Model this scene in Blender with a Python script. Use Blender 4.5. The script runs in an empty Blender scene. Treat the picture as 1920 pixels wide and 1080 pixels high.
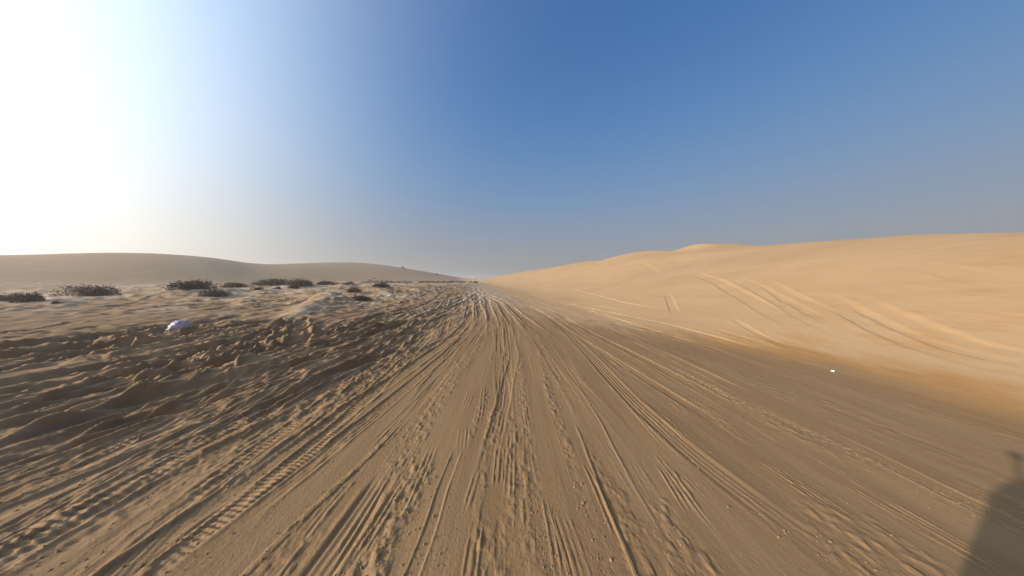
import bpy, bmesh, math, random
import numpy as np
from mathutils import Vector, Matrix
random.seed(11)
sc = bpy.context.scene
C = sc.collection
R = math.radians
# ---------------------------------------------------------------- camera, sky, sun, exposure
EXPOSURE = 0.4
SUN_AZ, SUN_EL = -116.0, 17.5             # degrees; azimuth from +y, negative to the left
cam = bpy.data.cameras.new('camera'); cam_o = bpy.data.objects.new('camera', cam); C.objects.link(cam_o); sc.camera = cam_o
cam.sensor_fit = 'HORIZONTAL'; cam.sensor_width = 36; cam.lens = 440 / 1920 * 36
cam.clip_start = 0.05; cam.clip_end = 8000
cam_o.location = (0, 0, 2.0); cam_o.rotation_euler = (R(90 - 2.08), 0, 0)
SUN = Vector((math.sin(R(SUN_AZ)) * math.cos(R(SUN_EL)), math.cos(R(SUN_AZ)) * math.cos(R(SUN_EL)), math.sin(R(SUN_EL))))
world = bpy.data.worlds.new('World'); sc.world = world; world.use_nodes = True
def build_sky():
    nt = world.node_tree; n = nt.nodes; L = nt.links.new
    bg = n['Background']; bg.inputs[1].default_value = 0.1 * 2 ** -EXPOSURE
    def math_(op, a, b=None, c=None):
        m = n.new('ShaderNodeMath'); m.operation = op
        for i, v in enumerate((a, b, c)):
            if v is None: continue
            if isinstance(v, (int, float)): m.inputs[i].default_value = v
            else: L(v, m.inputs[i])
        return m.outputs[0]
    sky = n.new('ShaderNodeTexSky'); sky.sky_type = 'NISHITA'; sky.sun_disc = False
    sky.sun_elevation = R(SUN_EL); sky.sun_rotation = R(SUN_AZ); sky.dust_density = 3.0; sky.ozone_density = 2.0
    tc = n.new('ShaderNodeTexCoord'); nv = n.new('ShaderNodeVectorMath'); nv.operation = 'NORMALIZE'; L(tc.outputs['Generated'], nv.inputs[0])
    sp = n.new('ShaderNodeSeparateXYZ'); L(nv.outputs[0], sp.inputs[0])
    el = math_('DIVIDE', math_('ARCSINE', sp.outputs[2]), R(60))
    ramp = n.new('ShaderNodeValToRGB'); L(el, ramp.inputs[0])
    cr = ramp.color_ramp; cr.interpolation = 'B_SPLINE'
    stops = SKY_STOPS
    cr.elements[0].position = 0; cr.elements[0].color = (*stops[0][1], 1)
    cr.elements[1].position = 1; cr.elements[1].color = (*stops[-1][1], 1)
    for p, c in stops[1:-1]:
        e = cr.elements.new(p / 60); e.color = (*c, 1)
    # dusty aureole round the sun
    dt = n.new('ShaderNodeVectorMath'); dt.operation = 'DOT_PRODUCT'; L(nv.outputs[0], dt.inputs[0]); dt.inputs[1].default_value = SUN
    th = math_('MULTIPLY', math_('ARCCOSINE', dt.outputs['Value']), 180 / math.pi)
    ex = math_('EXPONENT', math_('DIVIDE', math_('SUBTRACT', th, AUR[1]), AUR[2]))
    au = math_('DIVIDE', AUR[0], math_('ADD', ex, 1.0))
    tint = n.new('ShaderNodeValToRGB'); L(el, tint.inputs[0])
    tint.color_ramp.elements[0].color = (*AUR_LOW, 1); tint.color_ramp.elements[1].color = (*AUR_HIGH, 1)
    tint.color_ramp.elements[0].position = 0.03; tint.color_ramp.elements[1].position = 0.6
    av = n.new('ShaderNodeVectorMath'); av.operation = 'SCALE'; L(tint.outputs[0], av.inputs[0]); L(au, av.inputs['Scale'])
    rv = n.new('ShaderNodeVectorMath'); rv.operation = 'SCALE'; L(ramp.outputs[0], rv.inputs[0]); rv.inputs['Scale'].default_value = 10 * 0.8
    av2 = n.new('ShaderNodeVectorMath'); av2.operation = 'SCALE'; L(av.outputs[0], av2.inputs[0]); av2.inputs['Scale'].default_value = 10
    sv = n.new('ShaderNodeVectorMath'); sv.operation = 'SCALE'; L(sky.outputs[0], sv.inputs[0]); sv.inputs['Scale'].default_value = 0.14
    a1 = n.new('ShaderNodeVectorMath'); a1.operation = 'ADD'; L(rv.outputs[0], a1.inputs[0]); L(av2.outputs[0], a1.inputs[1])
    a2 = n.new('ShaderNodeVectorMath'); a2.operation = 'ADD'; L(a1.outputs[0], a2.inputs[0]); L(sv.outputs[0], a2.inputs[1])
    L(a2.outputs[0], bg.inputs[0])
SKY_STOPS = [(0, (.36, .335, .325)), (4, (.355, .35, .36)), (10, (.295, .345, .435)), (18, (.195, .335, .55)), (28, (.112, .27, .555)), (38, (.062, .20, .50)), (49, (.038, .155, .44)), (60, (.025, .12, .38))]
AUR = (1.75, 53.0, 10.0)
AUR_LOW, AUR_HIGH = (1.0, .93, .76), (.86, .96, 1.0)
build_sky()
sun = bpy.data.lights.new('sun', 'SUN'); sun_o = bpy.data.objects.new('sun', sun); C.objects.link(sun_o)
sun.energy = 5.0; sun.angle = R(0.6); sun.color = (1.0, .87, .70)
sun_o.rotation_euler = SUN.to_track_quat('Z', 'Y').to_euler(); sun_o.location = (-20, -10, 12)
vs = sc.view_settings; vs.view_transform = 'Standard'; vs.look = 'None'; vs.exposure = EXPOSURE; vs.gamma = 1.0; vs.use_curve_mapping = False
sc.cycles.use_denoising = True
HAZE = 0.0011
# ---------------------------------------------------------------- terrain: noise and large forms
_rng = np.random.default_rng(7)
_TAB = _rng.random((256, 256)).astype(np.float32)
def vnoise(x, y, seed=0):
    """smooth lattice noise in -1..1"""
    x = np.asarray(x, np.float64) + seed * 17.31; y = np.asarray(y, np.float64) + seed * 9.77
    xi = np.floor(x).astype(np.int64); yi = np.floor(y).astype(np.int64)
    fx = (x - xi).astype(np.float32); fy = (y - yi).astype(np.float32)
    fx = fx * fx * fx * (fx * (fx * 6 - 15) + 10); fy = fy * fy * fy * (fy * (fy * 6 - 15) + 10)
    x0 = xi & 255; x1 = (xi + 1) & 255; y0 = yi & 255; y1 = (yi + 1) & 255
    a = _TAB[y0, x0]; b = _TAB[y0, x1]; c = _TAB[y1, x0]; d = _TAB[y1, x1]
    return ((a + (b - a) * fx) * (1 - fy) + (c + (d - c) * fx) * fy) * 2 - 1
def fbm(x, y, octv=4, seed=0, gain=0.5):
    r = 0; a = 1.0; t = 0
    c, s = 0.8, 0.6
    for k in range(octv):
        r = r + a * vnoise(x, y, seed + k); t += a
        x, y = (c * x - s * y) * 2.03, (s * x + c * y) * 2.03; a *= gain
    return r / t
def sstep(a, b, x):
    t = np.clip((x - a) / (b - a), 0, 1); return t * t * (3 - 2 * t)
def table(ys, vs, blur=0.10):
    """smooth interpolation of v(y) on an asinh-spaced axis"""
    u = np.linspace(-6, 6, 1201); yy = np.sinh(u) * 10
    v = np.interp(yy, ys, vs)
    k = np.exp(-0.5 * (np.arange(-60, 61) * 0.01 / blur) ** 2); k /= k.sum()
    v = np.convolve(np.pad(v, 60, mode='edge'), k, 'valid')
    return lambda y: np.interp(np.arcsinh(np.asarray(y) / 10), u, v)
# right-hand dune: toe line, crest line, crest height along y
TOE = table([-400, -60, -10, 0, 5, 8, 12, 15, 25, 42, 70, 100, 150, 200, 280, 400], [12, 10, 8.2, 7.6, 6.9, 5.7, 4.5, 3.9, 2.8, 0.6, -4.5, -11, -24, -38, -62, -100])
CRX = table([-400, -60, -10, 0, 9.5, 14, 19, 27, 38, 43, 52, 78, 125, 190, 280, 400], [40, 30, 20, 19.5, 20.7, 23.5, 25.9, 28.2, 29.4, 28.8, 28.4, 24.8, 11.4, -8.6, -35, -75], 0.06)
CRH = table([-400, -60, -10, 0, 9.5, 14, 19, 27, 32, 37.5, 40, 43.5, 52, 78, 125, 190, 280, 330], [7, 6.5, 4.2, 3.8, 3.75, 4.5, 5.05, 5.75, 6.5, 7.15, 7.25, 7.3, 7.9, 7.7, 6.8, 5, 1.6, 0], 0.022)
# far dunes on the left: crest radius and height along azimuth (degrees, 0 = +y, negative = left)
_AZ = [-180, -120, -90, -70, -65, -62.5, -59.9, -56.3, -52.8, -50.3, -48.1, -45, -42, -39.3, -34.3, -28.6, -22.2, -14, -10, -6, 0, 60, 180]
_RR = [260, 250, 245, 242, 241, 240, 240, 242, 244, 245, 252, 264, 275, 286, 302, 307, 315, 330, 330, 330, 330, 330, 330]
_HH = [7, 10, 11, 9.71, 11.96, 13.72, 15.35, 16.37, 15.8, 14.17, 12.23, 13.0, 15.86, 17.79, 20.33, 18.36, 13.6, 5.78, 2.43, 0, 0, 0, 4]
def ring(a): 
    aa = np.linspace(-180, 180, 721); k = np.exp(-0.5 * (np.arange(-24, 25) * 0.5 / 1.3) ** 2); k /= k.sum()
    def sm(v): return np.convolve(np.pad(np.interp(aa, _AZ, v), 24, mode='edge'), k, 'valid')
    return np.interp(a, aa, sm(_RR)), np.interp(a, aa, sm(_HH))
# x, y, height, half-lengths, rotation: the sand caught round the shrubs and the heaps beside the track
MOUNDS = [(-37.5, 18.2, 0.25, 3.0, 1.8, 0.3), (-34.0, 17.6, 0.12, 1.2, 0.9, 0.0), (-39.0, 22.0, 0.30, 4.5, 2.4, 0.2), (-33.6, 24.8, 0.70, 4.6, 2.2, 0.5),
          (-29.6, 23.2, 0.18, 3.2, 1.6, 0.5), (-38.5, 38.0, 0.45, 4.5, 2.5, 0.3), (-33.3, 37.3, 0.32, 4.0, 2.2, 0.3), (-33.4, 42.0, 0.35, 3.4, 2.4, 0.2),
          (-30.7, 33.0, 0.12, 1.8, 1.2, 0.2), (-17.6, 26.0, 0.28, 2.4, 1.6, 0.6), (-15.6, 20.0, 0.85, 2.6, 1.7, 2.5), (-13.2, 15.6, 0.42, 2.6, 1.2, 2.3), (-11.9, 13.2, 0.2, 2.0, 0.8, 2.2), (-18.9, 34.0, 0.22, 2.6, 1.8, 0.4),
          (-13.0, 20.6, 0.12, 1.8, 1.0, 0.5), (-25.0, 30.0, 0.25, 3.5, 2.0, 0.4), (-46.0, 30.0, 0.35, 5.0, 3.0, 0.2), (-50.0, 45.0, 0.4, 6.0, 3.0, 0.4), (-20.5, 24.0, 0.35, 2.2, 1.3, 2.5), (-17.0, 30.0, 0.3, 2.6, 1.3, 2.4), (-14.0, 26.5, 0.28, 2.0, 1.1, 2.6), (-22.5, 19.5, 0.3, 2.6, 1.2, 2.7), (-27.0, 20.5, 0.28, 2.4, 1.3, 2.6),
          (-21.0, 40.0, 0.35, 3.0, 1.6, 2.5), (-13.5, 33.0, 0.25, 2.0, 1.2, 2.4), (-26.0, 36.0, 0.4, 3.2, 1.6, 2.6), (-17.5, 46.0, 0.3, 3.0, 1.8, 2.5), (-24.0, 52.0, 0.4, 4.0, 2.0, 2.6), (-40.0, 28.5, 0.3, 3.2, 1.6, 2.7), (-58.0, 30.0, 0.35, 4.0, 2.0, 2.7), (-64.0, 42.0, 0.5, 5.0, 2.4, 2.7),
          (28.6, 37.2, 0.62, 2.5, 3.2, 0.0), (31.0, 35.8, 0.42, 3.2, 3.4, 0.0), (33.0, 33.6, 0.20, 3.6, 3.6, 0.0)]
def base_height(x, y):
    """large forms: flat track floor, right dune, far dunes, scrub hummocks; returns z and the dune weights"""
    toe, cx, ch = TOE(y), CRX(y), CRH(y)
    t = (x - toe) / np.maximum(cx - toe, 4)
    tt = np.clip(t, 0, 1)
    S = 0.55 * tt * tt * (3 - 2 * tt) + 0.45 * (np.sqrt(tt * tt + 0.006) - 0.07746) / 0.9255
    back = np.clip((t - 1) / 1.6, 0, 1)
    S = np.where(t > 1, S * (1 - back * back * (3 - 2 * back)), S)
    zd = ch * S * (1 + 0.05 * vnoise(x / 9, y / 14, 3) * sstep(0.1, 0.5, tt))
    r = np.hypot(x, y); az = np.degrees(np.arctan2(x, y))
    R, H = ring(az)
    r0 = 142 + 37 * np.tanh((az + 47) / 12) - 15 * sstep(0, 180, az)
    q = np.clip((r - r0) / (R - r0), 0, 3)
    Sl = np.where(q < 1, q * q * (3 - 2 * q), 0) + np.where(q >= 1, 1 - sstep(1, 2.2, q), 0)
    zl = H * Sl * (1 + 0.04 * vnoise(x / 40, y / 40, 5))
    zl = zl + 0.62 * sstep(18, 36, y) * sstep(-9, -18, x) * (1 - 0.5 * sstep(70, 120, r))
    for mx, my, mh, ma, mb, rot in MOUNDS:
        c, s = np.cos(rot), np.sin(rot)
        dx, dy = x - mx, y - my
        e = ((c * dx + s * dy) / ma) ** 2 + ((-s * dx + c * dy) / mb) ** 2
        zd = zd + mh * np.exp(-e * 1.4)
    return zd + zl, t, q
# ---------------------------------------------------------------- materials
def new_mat(name):
    m = bpy.data.materials.new(name); m.use_nodes = True
    nt = m.node_tree; return m, nt, nt.nodes['Principled BSDF']
def simple(name, col, rough=0.7, metal=0.0, var=0.0, scale=8.0, bump=0.0, spec=0.3, trans=0.0):
    """plain procedural material: noise-varied colour, optional fine bump"""
    m, nt, b = new_mat(name); n = nt.nodes; L = nt.links.new
    b.inputs['Roughness'].default_value = rough; b.inputs['Metallic'].default_value = metal; b.inputs['Specular IOR Level'].default_value = spec
    tc = n.new('ShaderNodeTexCoord'); ns = n.new('ShaderNodeTexNoise'); ns.inputs['Scale'].default_value = scale; ns.inputs['Detail'].default_value = 4; L(tc.outputs['Object'], ns.inputs['Vector'])
    rp = n.new('ShaderNodeValToRGB'); L(ns.outputs[0], rp.inputs[0])
    rp.color_ramp.elements[0].color = (*[c * (1 - var) for c in col], 1); rp.color_ramp.elements[1].color = (*[min(1, c * (1 + var)) for c in col], 1)
    rp.color_ramp.elements[0].position = 0.3; rp.color_ramp.elements[1].position = 0.7
    L(rp.outputs[0], b.inputs['Base Color'])
    if bump:
        bp = n.new('ShaderNodeBump'); bp.inputs['Strength'].default_value = bump; bp.inputs['Distance'].default_value = 0.01; L(ns.outputs[0], bp.inputs['Height']); L(bp.outputs[0], b.inputs['Normal'])
    if trans: b.inputs['Transmission Weight'].default_value = trans
    return m
def sand_material():
    m, nt, b = new_mat('sand'); n = nt.nodes; L = nt.links.new
    b.inputs['Roughness'].default_value = 0.95; b.inputs['Specular IOR Level'].default_value = 0.08
    at = n.new('ShaderNodeAttribute'); at.attribute_name = 'surface'; sp = n.new('ShaderNodeSeparateColor'); L(at.outputs['Color'], sp.inputs[0])
    geo = n.new('ShaderNodeNewGeometry')
    def noise(scale, detail=4, stretch=(1, 1, 1), rough=0.55):
        mp = n.new('ShaderNodeMapping'); mp.inputs['Scale'].default_value = stretch; L(geo.outputs['Position'], mp.inputs[0])
        t = n.new('ShaderNodeTexNoise'); t.inputs['Scale'].default_value = scale; t.inputs['Detail'].default_value = detail; t.inputs['Roughness'].default_value = rough; L(mp.outputs[0], t.inputs['Vector']); return t.outputs[0]
    def mix(fac, a, c, mode='MIX'):
        x = n.new('ShaderNodeMix'); x.data_type = 'RGBA'; x.blend_type = mode
        if isinstance(fac, (int, float)): x.inputs[0].default_value = fac
        else: L(fac, x.inputs[0])
        for i, v in ((6, a), (7, c)):
            if isinstance(v, tuple): x.inputs[i].default_value = (*v, 1)
            else: L(v, x.inputs[i])
        return x.outputs[2]
    def ramp(v, p0, p1, c0=0.0, c1=1.0):
        r = n.new('ShaderNodeMapRange'); L(v, r.inputs[0]); r.inputs[1].default_value = p0; r.inputs[2].default_value = p1; r.inputs[3].default_value = c0; r.inputs[4].default_value = c1; return r.outputs[0]
    road = mix(ramp(noise(0.55, 5, (1.6, .35, 1)), .35, .68), ROAD_A, ROAD_B)
    road = mix(ramp(noise(3.0, 4, (2.6, .22, 1)), .42, .72, 0, .45), road, ROAD_C)
    churn = mix(ramp(noise(1.3, 5, (1.5, .6, 1)), .35, .65), CHURN_A, CHURN_B)
    c = mix(sp.outputs[2], road, churn)
    crust_lit = mix(ramp(noise(1.1, 5), .4, .65), CRUST_LIT_A, CRUST_LIT_B)
    c = mix(sp.outputs[1], c, crust_lit)
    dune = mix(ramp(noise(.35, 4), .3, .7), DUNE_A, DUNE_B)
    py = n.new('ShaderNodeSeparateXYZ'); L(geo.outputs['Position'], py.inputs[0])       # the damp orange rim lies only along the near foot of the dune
    rag = n.new('ShaderNodeMath'); rag.operation = 'ADD'; rag.use_clamp = True; L(sp.outputs[0], rag.inputs[0])
    inner = n.new('ShaderNodeMath'); inner.operation = 'MULTIPLY'; L(ramp(noise(1.1, 6, (1.5, .45, 1), .65), .3, .7, -.42, .42), inner.inputs[0]); L(ramp(sp.outputs[0], .02, .3), inner.inputs[1])
    L(inner.outputs[0], rag.inputs[1])                               # ragged edge where drifted sand thins out over the track
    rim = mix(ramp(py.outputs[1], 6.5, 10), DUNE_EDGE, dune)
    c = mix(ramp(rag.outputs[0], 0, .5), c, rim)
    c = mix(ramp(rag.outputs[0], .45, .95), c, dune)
    g = noise(140, 2, (1, 1, 1), .7)
    c = mix(ramp(g, .3, .7, 0, .22), c, (.14, .085, .04))
    L(c, b.inputs['Base Color'])
    # grain, and wind and tyre crumbs finer than the mesh
    n1 = noise(48, 3, (1.3, .8, 1), .6); n2 = noise(210, 2); n3 = noise(14, 4, (1.7, .5, 1), .6)
    def mul(v, k):
        mm = n.new('ShaderNodeMath'); mm.operation = 'MULTIPLY'; L(v, mm.inputs[0])
        if isinstance(k, (int, float)): mm.inputs[1].default_value = k
        else: L(k, mm.inputs[1])
        return mm.outputs[0]
    def add(a, c_):
        mm = n.new('ShaderNodeMath'); mm.operation = 'ADD'; L(a, mm.inputs[0]); L(c_, mm.inputs[1]); return mm.outputs[0]
    soft = ramp(sp.outputs[0], 0, 1, 1.0, 0.12)
    hh = add(add(mul(n1, .009), mul(n2, .0014)), mul(n3, .007))
    hh = mul(hh, soft)
    wv = n.new('ShaderNodeTexWave'); wv.wave_type = 'BANDS'; wv.bands_direction = 'X'; wv.inputs['Scale'].default_value = 2.1; wv.inputs['Distortion'].default_value = 5.0; wv.inputs['Detail'].default_value = 3; wv.inputs['Detail Scale'].default_value = .6
    wm = n.new('ShaderNodeMapping'); wm.inputs['Rotation'].default_value = (0, 0, R(35)); L(geo.outputs['Position'], wm.inputs[0]); L(wm.outputs[0], wv.inputs['Vector'])
    hh = add(hh, mul(mul(mul(wv.outputs['Fac'], sp.outputs[0]), ramp(noise(.22, 3), .42, .62)), .006))
    bp = n.new('ShaderNodeBump'); bp.inputs['Strength'].default_value = 0.55; bp.inputs['Distance'].default_value = 1.0; L(hh, bp.inputs['Height']); L(bp.outputs[0], b.inputs['Normal'])
    return m
ROAD_A, ROAD_B, ROAD_C = (.220, .131, .063), (.268, .168, .083), (.305, .196, .102)
CHURN_A, CHURN_B = (.20, .122, .063), (.30, .195, .108)
CRUST_LIT_A, CRUST_LIT_B = (.28, .20, .128), (.46, .365, .265)  # pale crust colours, also used for the painted light of the far track
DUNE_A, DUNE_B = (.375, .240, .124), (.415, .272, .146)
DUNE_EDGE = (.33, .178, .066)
SAND = sand_material()
LEAF_DARK = simple('leaf_dark', (.074, .052, .034), .8, var=.5, scale=3, spec=.15)
LEAF_BROWN = simple('leaf_brown', (.145, .092, .055), .85, var=.45, scale=3, spec=.12)
LEAF_GREEN = simple('leaf_green', (.10, .076, .046), .8, var=.45, scale=3, spec=.15)
TWIG = simple('twig', (.11, .078, .05), .9, var=.35, scale=6)
# ---------------------------------------------------------------- terrain: wheel tracks, ruts and churned sand
SAND_EDGE = table([-400, -60, 0, 4, 6, 9, 14, 22, 42, 100, 200, 280, 400], [12, 10, 9.2, 8.9, 7.6, 5.8, 3.9, 2.6, -0.6, -12, -38, -64, -104])
def flow(x, y):
    """lateral coordinate that follows the fan of tracks (they close up and bend left in the distance)"""
    yc = np.clip(y, 0, 140)
    xc = np.where(yc < 70, -0.0026 * yc ** 2, -12.74 - 0.364 * (yc - 70)) * 0.95
    wl = np.maximum(1 / (1 + (yc / 26) ** 1.3), 0.16); wr = 1 - 0.35 * sstep(0, 45, yc)
    q = x - xc
    return np.where(q < 0, q / wl, q / wr), xc, wl, wr
def ridged(x, y, seed):
    n = np.clip(1 - np.abs(vnoise(x, y, seed)) * 1.6, 0, 1)
    return n * 0.7 + 0.3 * np.clip(1 - np.abs(vnoise(x * 2.1 + 3, y * 2.1, seed + 1)) * 1.6, 0, 1)
TRACKS = {
 'clump_center': [(0.0, 24.45), (0.17, 9.12), (0.18, 5.24), (0.18, 3.12), (0.21, 2.0), (0.22, 1.2)],
 'pair_center': [(-2.51, 31.45), (-0.58, 11.52), (-0.19, 5.58), (-0.2, 3.12), (-0.23, 1.78), (-0.22, 1.2)],
 'line_right': [(0.89, 15.68), (1.21, 7.53), (1.27, 5.24), (1.23, 3.12), (1.18, 2.1), (1.19, 1.2)],
 'clump_r2': [(0.83, 9.12), (0.65, 4.01), (0.65, 2.41), (0.66, 1.86), (0.68, 1.2)],
 'line_r2': [(0.87, 3.24), (0.85, 2.34), (0.82, 1.2)],
 'multi_right': [(-3.76, 55.13), (0.83, 24.43), (2.11, 11.54), (2.06, 5.97), (1.95, 3.51), (2.08, 2.4), (2.24, 1.82), (2.45, 1.0)],
 'multi_right2': [(0.0, 41.96), (2.73, 13.28), (2.47, 5.96), (2.39, 3.83), (2.55, 2.47), (2.76, 1.95), (2.9, 1.1)],
 'dots_right': [(2.23, 24.45), (3.08, 9.62), (3.53, 6.41), (3.65, 4.8), (3.73, 3.66), (3.85, 3.12), (3.94, 2.48), (4.04, 2.15), (4.05, 1.5)],
 'light_edge': [(0.0, 41.96), (3.64, 13.3), (5.01, 9.12), (6.13, 7.22), (6.23, 5.76), (6.38, 4.94)],
 'tread_main': [(-8.77, 36.71), (-5.01, 15.67), (-4.16, 8.24), (-4.1, 4.94), (-4.21, 3.12), (-4.39, 2.4), (-4.31, 1.5)],
 'tread_2': [(-5.01, 24.44), (-2.76, 7.53), (-2.58, 5.08), (-2.35, 3.37), (-2.35, 2.51), (-2.43, 1.95), (-2.5, 1.2)],
 'clump_bottom': [(-0.95, 2.55), (-0.97, 2.13), (-1.01, 1.78), (-0.97, 1.2)],
 'pair_bottom': [(-0.63, 2.72), (-0.66, 2.15), (-0.68, 1.2)],
 'line_l3': [(-1.54, 5.58), (-1.48, 4.01), (-1.6, 2.63), (-1.76, 1.86), (-1.85, 1.2)],
 'far_a': [(-17.15, 80.25), (-5.12, 24.45), (-2.58, 11.53)], 'far_b': [(-17.65, 88.23), (-6.68, 36.69), (-3.31, 19.11), (-2.11, 11.54), (-1.59, 6.92)],
 'far_c': [(-16.06, 88.29), (-4.01, 28.4), (-1.67, 13.29), (-1.04, 7.53)], 'far_d': [(-12.76, 80.18), (-2.5, 24.42), (-0.92, 11.53), (-0.51, 6.92)],
 'far_e': [(-10.36, 73.51), (-1.22, 21.45), (0.0, 11.54), (0.5, 7)], 'far_f': [(-9.2, 73.57), (-0.48, 20.94), (0.93, 10.18), (1.5, 6.5)],
 'far_l1': [(-14.33, 63.0), (-7.38, 23.14), (-6.07, 13.3), (-6.05, 10.18), (-5.6, 6)], 'far_l2': [(-17.04, 73.49), (-9.47, 24.45), (-8.58, 15.67), (-7.28, 9.94)],
 'far_l3': [(-9.35, 41.95), (-4.91, 17.22), (-4.22, 11.53), (-3.5, 6.93), (-3.2, 4)],
 'dune_a': [(15.26, 20.38), (11.54, 12.22), (9.82, 8.96), (9.08, 7.35), (8.63, 6.27)], 'dune_b': [(13.7, 14.72), (11.56, 10.58), (9.98, 7.94), (9.37, 6.71), (9.1, 5.92)], 'dune_b2': [(13.3, 12.73), (11.49, 9.7), (10.21, 7.64), (9.66, 6.59)],
 'dune_c': [(12.06, 9.46), (11.01, 7.78), (10.1, 6.4), (9.6, 5.51), (9.36, 4.85), (9.2, 4.0)], 'dune_d': [(11.9, 8.29), (11.1, 7.16), (10.3, 5.92), (9.84, 5.11), (9.73, 4.65), (9.7, 4.0)],
 'dune_e': [(10.26, 15.65), (8.64, 12.72), (7.38, 10.49)], 'dune_g': [(15.51, 9.25), (14.36, 7.54), (13.42, 6.28)], 'dune_h': [(7.51, 33.02), (7.53, 22.06), (7.4, 16.12), (7.64, 11.54)], 'dune_i': [(18.58, 35.69), (17.92, 31.63), (14.48, 22.79)], 'dune_k': [(8.52, 9.09), (7.93, 7.53), (7.63, 6.45)],
 'edge_a': [(2.36, 25.87), (4.62, 16.87), (5.22, 11.43), (5.58, 8.41), (5.81, 6.66), (5.67, 5.24)], 'edge_b': [(1.92, 33.81), (4.44, 19.49), (5.66, 13.04), (6.58, 9.58), (6.93, 6.87), (6.91, 5.56), (7.1, 4.5)],
 'edge_c': [(3.66, 26.79), (6.27, 14.47), (7.36, 9.47), (7.42, 7.04), (7.3, 5.47), (7.5, 4.4)], 'edge_d': [(0.0, 31.42), (2.63, 14.38), (2.97, 8.66), (3.24, 6.41), (3.4, 5.08), (3.5, 3.0)],
 'lobe': [(-6.3, 2.3), (-6.18, 2.76), (-6.1, 3.12), (-6.25, 3.58), (-6.2, 3.97), (-5.67, 4.6), (-5.2, 6.0)], 'lobe_rut': [(-5.4, 2.1), (-5.33, 2.37), (-5.21, 2.76), (-5.25, 3.18), (-5.03, 3.44), (-4.6, 4.0), (-4.3, 5.0)],
 'rut_g': [(-11.2, 4.7), (-11.0, 5.5), (-9.8, 6.1), (-8.9, 6.92), (-7.2, 7.3), (-6.05, 8.6), (-5.6, 11)], 'rut_h': [(-8.7, 3.92), (-8.49, 4.54), (-7.97, 4.94), (-6.8, 5.5), (-5.89, 6.6), (-5.16, 8.66), (-4.9, 11)], 'rut_i': [(-14.68, 6.4), (-13.6, 7.3), (-12.0, 8.1), (-11.5, 9.31), (-10.87, 11.32)],
 'rut_a': [(-7.07, 17.23), (-6.85, 11.53), (-6.91, 7.53), (-6.9, 5.24), (-7.4, 4.31), (-7.6, 3.0)], 'rut_b': [(-4.71, 6.41), (-5.23, 4.94), (-5.8, 4.11), (-5.9, 3.51), (-5.76, 2.81), (-5.72, 2.2)],
 'rut_c': [(-5.6, 10.5), (-6.9, 8.66), (-7.95, 7.53), (-8.6, 6.66), (-8.8, 5.24), (-9.3, 4.5), (-9.4, 3.5)], 'rut_e': [(-10.54, 11.53), (-10.51, 8.66), (-10.9, 6.92), (-11.6, 6.2), (-12.3, 5.0)],
 'rut_f': [(-14.56, 13.29), (-14.0, 10.19), (-15, 8.66), (-17.3, 6.87)],
}
def dense(pts, n=160):
    """polyline (x, y) -> smooth x(y) lookup"""
    p = sorted(pts, key=lambda a: a[1]); py = np.array([a[1] for a in p]); px = np.array([a[0] for a in p])
    ly = np.log(py + 1.0); g = np.linspace(ly[0], ly[-1], n); v = np.interp(g, ly, px)
    k = np.hanning(2 * (n // 10) + 1); k /= k.sum()
    v = np.convolve(np.pad(v, n // 10, mode='reflect', reflect_type='odd'), k, 'valid')
    return np.exp(g) - 1.0, v
def press(X, Y, Rr, H, yy, xx, width, depth=0.012, berm=0.012, ribs=0.0, ribsp=0.05, tread=0.0, per=0.08, chev=0.6, patch=-2.0, clump=0.0, seed=0, fade=0.12):
    """press one wheel track into the height array H"""
    m = np.nonzero((Y > yy[0]) & (Y < yy[-1]))[0]
    if not len(m): return
    xs = np.interp(Y[m], yy, xx); d = X[m] - xs
    k = np.abs(d) < width * 1.6
    m = m[k]; d = d[k]
    if not len(m): return
    y = Y[m]; x = X[m]
    slope = np.interp(y, yy, np.gradient(xx, yy)); c = 1 / np.sqrt(1 + slope ** 2)
    u = d * c + 0.012 * vnoise(y * 2.2, seed * 3.1, seed); a = np.abs(u) / (width / 2)
    ln = (y - yy[0]) / (yy[-1] - yy[0]); env = sstep(0, fade, ln) * sstep(1, 1 - fade, ln)
    if patch > -1.5: env = env * sstep(patch - 0.25, patch + 0.3, vnoise(y / 1.7, np.zeros_like(y) + seed * 1.37, seed + 5))
    env = env * (0.75 + 0.25 * vnoise(y * 0.9, x * 0.9, seed + 2))
    pl = 1 - sstep(0.80, 1.08, a)
    h = -depth * pl + berm * np.exp(-((a - 1.22) / 0.20) ** 2) * (0.65 + 0.5 * vnoise(x * 9, y * 4.5, seed + 3))
    if ribs: h = h + ribs * pl * np.cos(2 * np.pi * u / ribsp) * (0.7 + 0.5 * vnoise(x * 6, y * 2.5, seed + 4))
    if tread:
        w = np.sin(2 * np.pi * (y / per + chev * a * 0.5)); far = 1 - sstep(per * 70, per * 130, Rr[m])
        h = h + tread * pl * np.clip(w * 2, -1, 1) * far * (0.7 + 0.6 * vnoise(x * 3, y * 2, seed + 8))
    if clump:
        f = 1 - sstep(5, 11, Rr[m]); pw = 1 - sstep(0.5, 1.5, a)
        n1 = vnoise(x * 19, y * 13, seed + 6); n2 = vnoise(x * 34, y * 27, seed + 7)
        h = h + clump * pw * (np.clip(n1 + 0.15, 0, 1) ** 0.8 * 1.3 + 0.4 * n2) * f
    H[m] += h * env
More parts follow.
